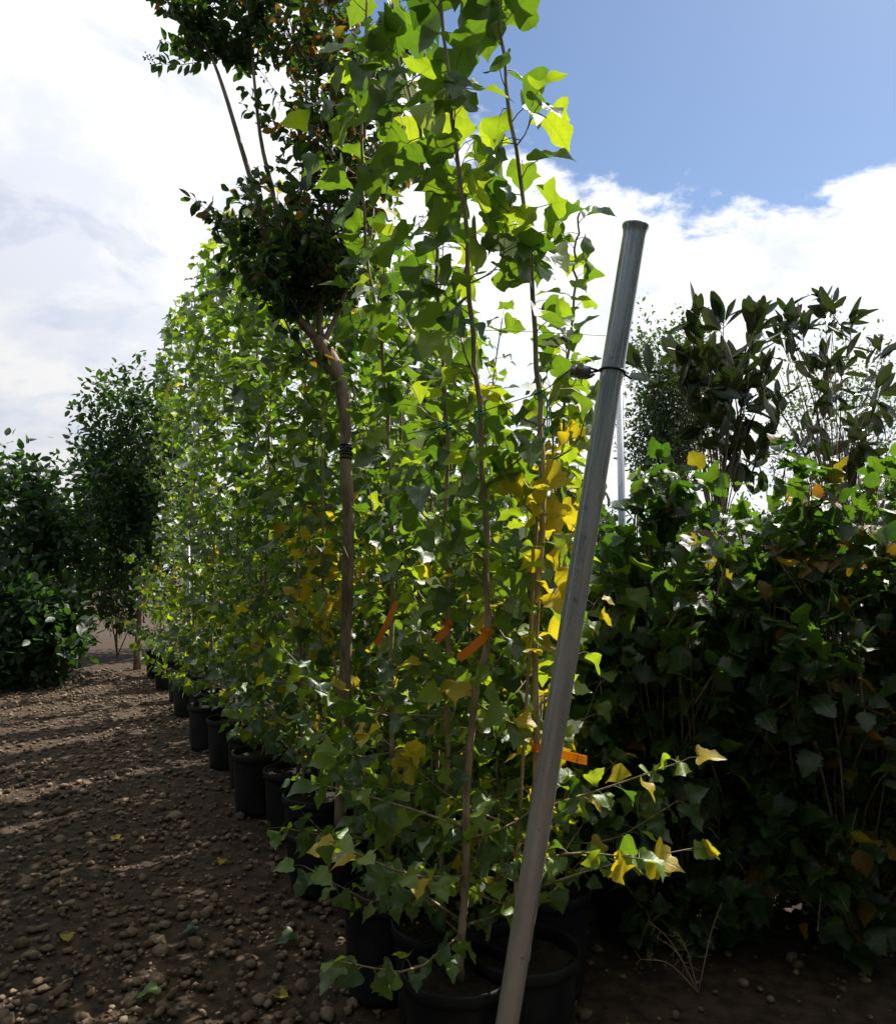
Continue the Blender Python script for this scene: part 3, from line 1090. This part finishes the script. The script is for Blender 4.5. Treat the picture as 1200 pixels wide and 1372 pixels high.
bush('small_leaf_tree', 'distant broad tree with fine leaves behind the taller magnolia', 'tree', (5.2, 9.5, 0), ell((5.2, 9.5, 2.9), (1.5, 1.2, 1.6), 150, .5), 'small', .06, 40, .24, 14, 'myrtle_bark', trunk=((5.2, 9.5, 1.9), .06), limit=0)
# dark hedge of unnamed evergreens that closes the view behind the shrubs and the poplars
HG = 'dark evergreen bushes closing the view'
for i, (x, y, rx, rz) in enumerate([(2.1, 4.2, .7, .5), (1.1, 4.3, .7, .80), (0.75, 5.2, .8, .9), (1.9, 5.2, .9, .9), (3.2, 5.6, 1.1, 1.0), (0.2, 6.4, .9, 1.1), (-0.8, 8.0, 1.1, 1.25), (4.6, 7.0, 1.3, 1.1), (3.3, 4.0, .8, .85), (-2.2, 11.0, 1.3, 1.5), (1.6, 8.0, 1.4, 1.1), (3.6, 9.6, 1.6, 1.2)]):
    bush('evergreen_bush', 'dense dark evergreen bush filling the gaps behind the rows', 'shrub', (x, y, 0), ell((x, y, rz), (rx, rx * .8, rz), 170, .55, .05), 'dark', .12, 18, .18, 6, group=HG, limit=0)
# across the path, far to the side of the row
LG = 'dark bushes and trees across the path'
bush('dark_tree', 'dark fine-leaved tree with pale trunk at the far end of the row', 'tree', (-4.6, 11.2, 0), ell((-4.6, 11.2, 2.9), (1.0, .9, 1.8), 260, .4), 'dark', .11, 30, .22, 12, 'myrtle_bark', trunk=((-4.6, 11.2, 1.8), .06), limit=0)
for i, (x, y, rx, rz, H) in enumerate([(-6.2, 10.4, 1.2, 1.8, 2.4), (-7.6, 10.6, 1.2, 1.9, 2.5), (-5.6, 12.8, 1.3, 2.0, 2.8), (-6.6, 8.4, .9, 1.0, 1.1), (-8.6, 9.0, 1.2, 1.9, 2.5), (-9.8, 12, 1.6, 2.1, 2.7), (-3.6, 14.5, 1.8, 2.0, 2.4), (-8, 15, 2.0, 2.0, 2.6), (-5.4, 9.6, .8, .8, .9), (-12, 15, 2.0, 2.2, 2.7)]):
    bush('dark_bush', 'dark dense bush across the stony path', 'shrub', (x, y, 0), ell((x, y, H * .75), (rx, rx * .8, rz * .85), 210, .45, .05), 'dark', .145, 20, .24, 6, group=LG, limit=0)
for i, (x, y) in enumerate([(-3.9, 4.0), (-5.6, 5.6), (-2.9, 2.4), (-2.5, .6), (-2.2, -1.2), (-.8, -1.9), (1.0, -2.2), (2.6, -1.0), (3.0, 1.0), (3.5, 2.7)]):  # unseen ring round the camera, added to cut sky light and darken shadows
    bush('dark_bush', 'dark dense bush added out of view to block sky light', 'shrub', (x, y, 0), ell((x, y, 2.3), (.9, .8, 2.2), 150, .5, .05), 'dark', .24, 13, .24, 6, group='unseen bushes added to deepen the shade', limit=0)


# ------------------------------------------------------------------ pots
def pot(x, y, r, h, label, group='black nursery pots'):
    root = empty('nursery_pot', (x, y, 0), label, 'pot', group)
    b = MB()
    rib = lambda a, z: 0.006 * (1 if math.sin(a * 24) > 0.55 and z < h * .82 else 0)
    b.lathe([(0.001, 0.004), (r * .80, 0.004), (r * .82, .02), (r * .86, h * .3), (r * .90, h * .6), (r * .93, h * .84), (r * .935, h * .92)], (x, y, 0), (0, 0, 1), 48, bump=rib)
    b.build('body', M['pot'], root)
    q = MB()
    q.lathe([(r * .93, h * .88), (r * .99, h * .885), (r * 1.0, h * .93), (r * 1.0, h * .985), (r * .985, h), (r * .955, h), (r * .945, h * .97), (r * .90, h * .70)], (x, y, 0), (0, 0, 1), 48)
    q.build('rim', M['pot'], root)
    s = MB()
    n = 22
    vs, fs = [], []
    for i in range(6):
        for j in range(n):
            a = 2 * math.pi * j / n
            rr = r * .925 * i / 5
            vs.append((x + math.cos(a) * rr, y + math.sin(a) * rr, h * .88 + rng.normal(0, .006)))
    for i in range(5):
        for j in range(n):
            j2 = (j + 1) % n
            fs.append((i * n + j, (i + 1) * n + j, (i + 1) * n + j2, i * n + j2))
    s.add(vs, fs)
    s.build('soil', M['soil'], root)
    return root


pot_at = [
    (POP[0][1][0], .165, .33, 'black nursery pot of the yellowing poplar behind the steel post'),
    (POP[1][1][0], .165, .33, 'black nursery pot of the poplar with the bare brown lower stem'),
    (POP[2][1][0], .155, .32, 'black nursery pot of the slim poplar tied with spread green twine'),
    (POP[3][1][0], .15, .32, 'black nursery pot of the leafy poplar next to the crape myrtle'),
    (POP[4][1][0], .15, .32, 'black nursery pot of the thin sapling beside the post'),
]
for p, r, h, lab in pot_at:
    h = max(h, p[2] / .88 + 0.02)
    pot(p[0], p[1], r, h, lab)
pm = P(455, 1118, 3.5)
pot(pm[0] - .03, pm[1], .235, pm[2] / .88 + .02, 'wide black nursery pot holding the crape myrtle')
for i, (s, off) in enumerate([(1.75, .03)] + [a[:2] for a in FRONT]):
    q = row0 + rd * s + pd * off
    pot(q[0], q[1], .19, .35, ORD[i] + ' black nursery pot past the crape myrtle pot along the path', 'front file of black nursery pots')
for i, (s, off) in enumerate([a[:2] for a in MID[:6]]):
    q = row0 + rd * s + pd * off
    pot(q[0], q[1], .17, .345, ORD[i] + ' black nursery pot of the second file, counted from the steel post', 'rear file of black nursery pots')
for i, (s, off) in enumerate([a[:2] for a in BACK[:4]]):
    q = row0 + rd * s + pd * off
    pot(q[0], q[1], .17, .345, ORD[i] + ' black nursery pot of the third file, counted from the steel post', 'rear file of black nursery pots')


# ------------------------------------------------------------------ steel post, wire and fittings


def build_post():
    L = np.linalg.norm(post_top - post_base)
    rot = Vector(ax).to_track_quat('Z', 'Y')
    root = bpy.data.objects.new('steel_post', None)
    COL.objects.link(root)
    root.location = post_base
    root.rotation_euler = rot.to_euler()
    tag(root, 'leaning galvanised steel tube post with flared rim', 'post')
    b = MB()
    prof = [(.0298, z) for z in np.linspace(0, L - .03, 14)]
    prof += [(.0300, L - .022), (.0312, L - .013), (.0338, L - .006), (.0352, L - .001), (.0350, L + .002), (.0330, L + .0025), (.0275, L - .010), (.0268, L - .03), (.0265, L - .3), (.001, L - .31)]
    b.lathe(prof, (0, 0, 0), (0, 0, 1), 48)
    o = b.build('tube', M['steel'])
    o.parent = root
    return root


build_post()


def on_post(v):
    """centre of the post's axis at photo row v"""
    t = (v - 1372) / (303 - 1372)
    return post_low + (post_top - post_low) * t


def build_clamp():
    c = on_post(498)
    root = empty('wire_strainer', c, 'galvanised wire clamp strapped round the steel post', 'clamp')
    e1 = unit(cross(ax, (0, 1, 0)))            # to the side, along the picture's right
    e2 = unit(cross(e1, ax))
    if e2[1] > 0:
        e2 = -e2
    if e1[0] < 0:
        e1 = -e1
    pts = []
    for a in np.linspace(-10, 195, 26):
        t = R(a)
        pts.append(c + (e1 * math.cos(t) + e2 * math.sin(t)) * .0325 + ax * (.004 * math.sin(t)))
    end = c - e1 * .062 + e2 * .012 - ax * .002
    MB().tube(pts + [end], .0032, 6).build('band', M['wire'], root)
    # back half of the loop and its hooked end at the far side
    pts = [c + (e1 * math.cos(R(a)) + e2 * math.sin(R(a))) * .0325 for a in np.linspace(-10, -165, 18)]
    MB().tube(pts + [c - e1 * .060 - e2 * .006 - ax * .012], .0032, 6).build('band', M['wire'], root)
    MB().tube([c + e1 * .031 - e2 * .006, c + e1 * .044 - e2 * .002 - ax * .005, c + e1 * .054 - ax * .012], [.0032, .0036, .0025], 6).build('hook', M['wire'], root)
    body = MB()
    bc = c - e1 * .076 + e2 * .008 - ax * .010
    body.lathe([(.002, -.020), (.014, -.020), (.0165, -.012), (.0165, .010), (.013, .018), (.002, .019)], bc, e1 + ax * .25, 12)
    body.box(bc - e1 * .022 - ax * .004, e1 * .010, ax * .013, e2 * .011)
    body.build('body', M['steel_dark'], root)
    MB().lathe([(.001, -.016), (.009, -.016), (.009, .016), (.001, .016)], bc - e1 * .012 + ax * .004 + e2 * .012, e2, 6).build('bolt', M['steel'], root, smooth=False)
    MB().tube([bc - ax * .012, bc - ax * .034], .002, 5).build('pin', M['wire'], root)
    jaw = MB()
    jaw.tube(curve([bc - e1 * .030, bc - e1 * .012 - ax * .018, bc + e1 * .016 - ax * .016, bc + e1 * .030 - ax * .004], 10), .0042, 6)
    jaw.build('jaw', M['steel_dark'], root)
    return bc - e1 * .031


w0 = build_clamp()


def at_trunk(i, v):
    """point on poplar i's stem at photo row v"""
    ld = POP[i][1]
    _, vv, _ = project(ld)
    o = np.argsort(vv)
    return np.array([np.interp(v, vv[o], ld[o, c]) for c in range(3)])


fr = np.array((0, -1.0, 0))
t1, t2, t3 = at_trunk(0, 528) + fr * .012, at_trunk(1, 553) + fr * .012, at_trunk(2, 572) + fr * .012
w = MB()
t4 = P(470, 596, 2.9)
t5 = np.array((*(row0 + rd * 6.0 + pd * .1), 1.95))
w.tube([w0, w0 + (t1 - w0) * .5 - np.array((0, 0, .004)), t1, t2, t3, t4, t5], .0016, 5)
tag(w.build('support_wire', M['wire']), 'dark support wire running from the clamp along the poplar stems', 'wire')
w = MB()
c2 = on_post(446)
a_ = c2 + fr * -.029
w.tube([a_, P(700, 444, 2.3), P(600, 441, 2.6), P(440, 440, 3.4), np.array((*(row0 + rd * 6.0), 2.35))], .0009, 4)
tag(w.build('support_wire', M['wire']), 'hair-thin upper wire strung from the post above the clamp', 'wire')


def twine(i, v, tails, label):
    p = at_trunk(i, v)
    root = empty('twine_tie', p, label, 'tie', 'green twine ties')
    k_ = MB()
    rr = .0155
    pts = [p + np.array((math.cos(a) * rr, math.sin(a) * rr, .004 * math.sin(a * 2.3) + .0015 * a - .01)) for a in np.linspace(0, 6.28 * 2.6, 40)]
    k_.tube(pts, .0021, 5)
    k_.build('loop', M['green_tie'], root)
    for t in tails:
        MB().tube(curve([p + np.array((.012, -.012, 0))] + [p + np.array(a) for a in t], 14), .0021, 5).build('tail', M['green_tie'], root)


twine(0, 529, [[(.018, -.018, -.02), (.020, -.014, -.07), (.016, -.012, -.13)], [(.024, -.016, -.03), (.026, -.014, -.08), (.018, -.014, -.125), (.013, -.012, -.09)]], 'bright green twine tie hanging in a loop on the yellowing poplar')
twine(1, 553, [[(-.018, -.014, -.03), (-.012, -.014, -.10), (-.010, -.013, -.17)]], 'green twine tie trailing down the bare-stemmed poplar')
twine(2, 573, [[(.02, -.02, -.01), (.04, -.02, -.025), (.062, -.02, -.04)], [(-.03, -.015, -.012), (-.06, -.01, -.03)]], 'green twine tie with spread ends on the slim poplar')
q = row0 + rd * 1.75 + pd * .03
rt = empty('twine_tie', P(430, 640, 3.7), 'green twine tie among the bright yellow leaves', 'tie', 'green twine ties')
for dx in (-.006, .008):
    MB().tube(curve([P(430, 618, 3.7) + np.array((dx, 0, 0)), P(432, 640, 3.7) + np.array((dx * 1.5, -.01, 0)), P(429, 662, 3.7) + np.array((dx, 0, 0))], 10), .0024, 5).build('strand', M['green_tie'], rt)


# canes
def cane(p0, p1, r, label, group='bamboo canes tied to the trees'):
    p0, p1 = np.asarray(p0, float), np.asarray(p1, float)
    L = np.linalg.norm(p1 - p0)
    d = unit(p1 - p0)
    prof = [(.0005, 0)]
    z = 0.0
    while z < L:
        e = min(L, z + rng.uniform(.16, .24))
        prof += [(r, z + .001), (r * .97, (z + e) / 2), (r, e - .008), (r * 1.16, e - .003), (r * 1.05, e)]
        z = e
    prof += [(.0005, L)]
    o = MB().lathe(prof, p0, d, 8).build('bamboo_cane', M['cane'])
    return tag(o, label, 'cane', group)


c0 = POP[0][1][0]
cane((c0[0] - .045, c0[1] - .03, .26), P(727, 560, 2.25), .0055, 'thin bamboo cane beside the yellowing poplar stem')
cane(P(640, 1330, 2.25), P(672, 1150, 2.3), .006, 'short slanting bamboo cane in the near pots')
q = row0 + rd * 1.75 + pd * .03
cane((q[0] + .03, q[1] - .03, .28), P(432, 600, 3.7), .0055, 'thin bamboo cane among the bright yellow poplar leaves')
cane((q[0] - .08, q[1] - .02, .28), P(400, 760, 3.8), .0055, 'bamboo cane standing in the pot by the crape myrtle')
cane((pm[0] + .09, pm[1] - .08, .30), P(447, 880, 3.42), .007, 'bamboo cane against the crape myrtle trunk')
o = MB().tube([G(253, 960), P(253, 690, 8.2)], .018, 8).build('stake', M['steel_dark'])
tag(o, 'pale grey stake standing at the far end of the row', 'stake')
# second steel post farther off
pb = P(829, 500, 7.2)
o = MB().lathe([(.001, 0), (.034, 0), (.034, pb[2] + .1), (.001, pb[2] + .1)], (pb[0], pb[1], 0), (0, 0, 1), 20).build('steel_post', M['steel'])
tag(o, 'slim grey steel post far behind the leaning one', 'post')


# ------------------------------------------------------------------ tags
def strip_tag(a, b, w_, label, mat, sag=.01, text=False, loop=None):
    a, b = np.asarray(a, float), np.asarray(b, float)
    d = unit(b - a)
    wv = unit(cross(d, (0, 1, 0.15)))
    if wv[2] < 0:
        wv = -wv
    nv = unit(cross(wv, d))
    if nv[1] > 0:
        nv = -nv
    root = empty('plant_tag', a, label, 'tag', 'orange plant tags')
    n = 12
    vs, fs = [], []
    th = .0006
    for i in range(n):
        t = i / (n - 1)
        c = a + (b - a) * t + nv * sag * math.sin(math.pi * t)
        ww = w_ * (1.0 if t > .08 else .8)
        for s1, s2 in ((-1, -1), (1, -1), (1, 1), (-1, 1)):
            vs.append(c + wv * ww * .5 * s1 + nv * th * s2)
    for i in range(n - 1):
        for j in range(4):
            j2 = (j + 1) % 4
            fs.append((i * 4 + j, i * 4 + j2, i * 4 + 4 + j2, i * 4 + 4 + j))
    fs += [(3, 2, 1, 0), tuple((n - 1) * 4 + j for j in range(4))]
    MB().add(vs, fs).build('strip', mat, root, smooth=False)
    if loop is not None:
        MB().lathe([(loop[1], -w_ * .5), (loop[1] + .001, -w_ * .5), (loop[1] + .001, w_ * .5), (loop[1], w_ * .5)], loop[0], wv, 20).build('loop', M['orange_tag'], root)
    if text:
        L = np.linalg.norm(b - a)
        pr = MB()

        def at(t, s):
            return a + (b - a) * t + nv * (sag * math.sin(math.pi * t) + th + .0006) + wv * w_ * s
        for t0, t1, s, hh in [(.10, .30, .12, .09), (.34, .42, .12, .09), (.72, .80, .30, .03), (.84, .96, .24, .03), (.72, .95, -.02, .03), (.72, .94, -.22, .03)]:
            t = t0
            while t < t1:
                e = min(t1, t + rng.uniform(.012, .03))
                pr.add([at(t, s - hh), at(e, s - hh), at(e, s + hh), at(t, s + hh)], [(0, 1, 2, 3)])
                t = e + .008
        pr.add([at(.80, -.42), at(.815, -.42), at(.835, .42), at(.82, .42)], [(0, 1, 2, 3)])
        pr.build('print', M['ink'], root, smooth=False)


tr = at_trunk(0, 1000)
strip_tag(tr + np.array((.014, -.012, .0)), P(786, 1019, 2.12), .027, 'yellow-orange plant tag with small dark print, poking out behind the steel post', M['yellow_tag'], .008, True, (tr, .0155))
strip_tag(P(532, 806, 2.45), P(504, 864, 2.40), .018, 'long slanting orange tag hanging by the crape myrtle side of the poplars', M['orange_tag'], .01)
strip_tag(at_trunk(2, 838) + fr * .02, P(584, 858, 2.30), .024, 'small curled orange tag on the slim poplar', M['orange_tag'], .012, loop=(at_trunk(2, 836), .014))
strip_tag(at_trunk(1, 848) + fr * .016, P(614, 882, 2.02), .024, 'orange tag folded round the bare-stemmed poplar', M['orange_tag'], .012, loop=(at_trunk(1, 846), .0155))

# ------------------------------------------------------------------ on the ground
def fallen(u, v, s, b, label):
    p = G(u, v, 0.012)
    o = bpy.data.objects.new('fallen_leaf', K['poplar'].mesh(0, b))
    o.location = p
    o.rotation_euler = (R(25), R(rng.uniform(-15, 15)), rng.uniform(0, 6.28))
    o.scale = (s, s, s)
    COL.objects.link(o)
    tag(o, label, 'leaf', 'poplar leaves lying on the path')


fallen(405, 1250, .085, 0, 'dark green fallen poplar leaf among the stones near the pots')
fallen(226, 1322, .085, 1, 'bright lime-green fallen poplar leaf on a sunlit patch of path')
fallen(270, 1240, .06, 0, 'small green fallen leaf beside the sunlit stones')
for u, v in [(300, 1150), (90, 1250), (150, 1120), (360, 1330), (465, 1300)]:
    fallen(u, v, .055, 2, 'small yellowed fallen leaf on the stony path')


def dry_weed(p, n, label):
    root = empty('dry_weed', p, label, 'weed')
    for i in range(n):
        d = unit(np.array((rng.uniform(-1, .3), rng.uniform(-.6, .3), rng.uniform(.3, .9))))
        L = rng.uniform(.15, .32)
        c = curve([p, p + d * L * .5 + np.array((0, 0, .04)), p + d * L], 8)
        mb = MB()
        mb.tube(c, np.linspace(.0022, .0008, 8), 4)
        for j in range(2, 8):
            for _ in range(2):
                mb.tube([c[j], c[j] + unit(rv() + np.array((0, 0, .3))) * rng.uniform(.015, .045)], [.001, .0006], 3)
        mb.build('stalk', M['cane'], root)


dry_weed(G(935, 1330), 6, 'dry straw-coloured weed on the dark soil under the shrubs')
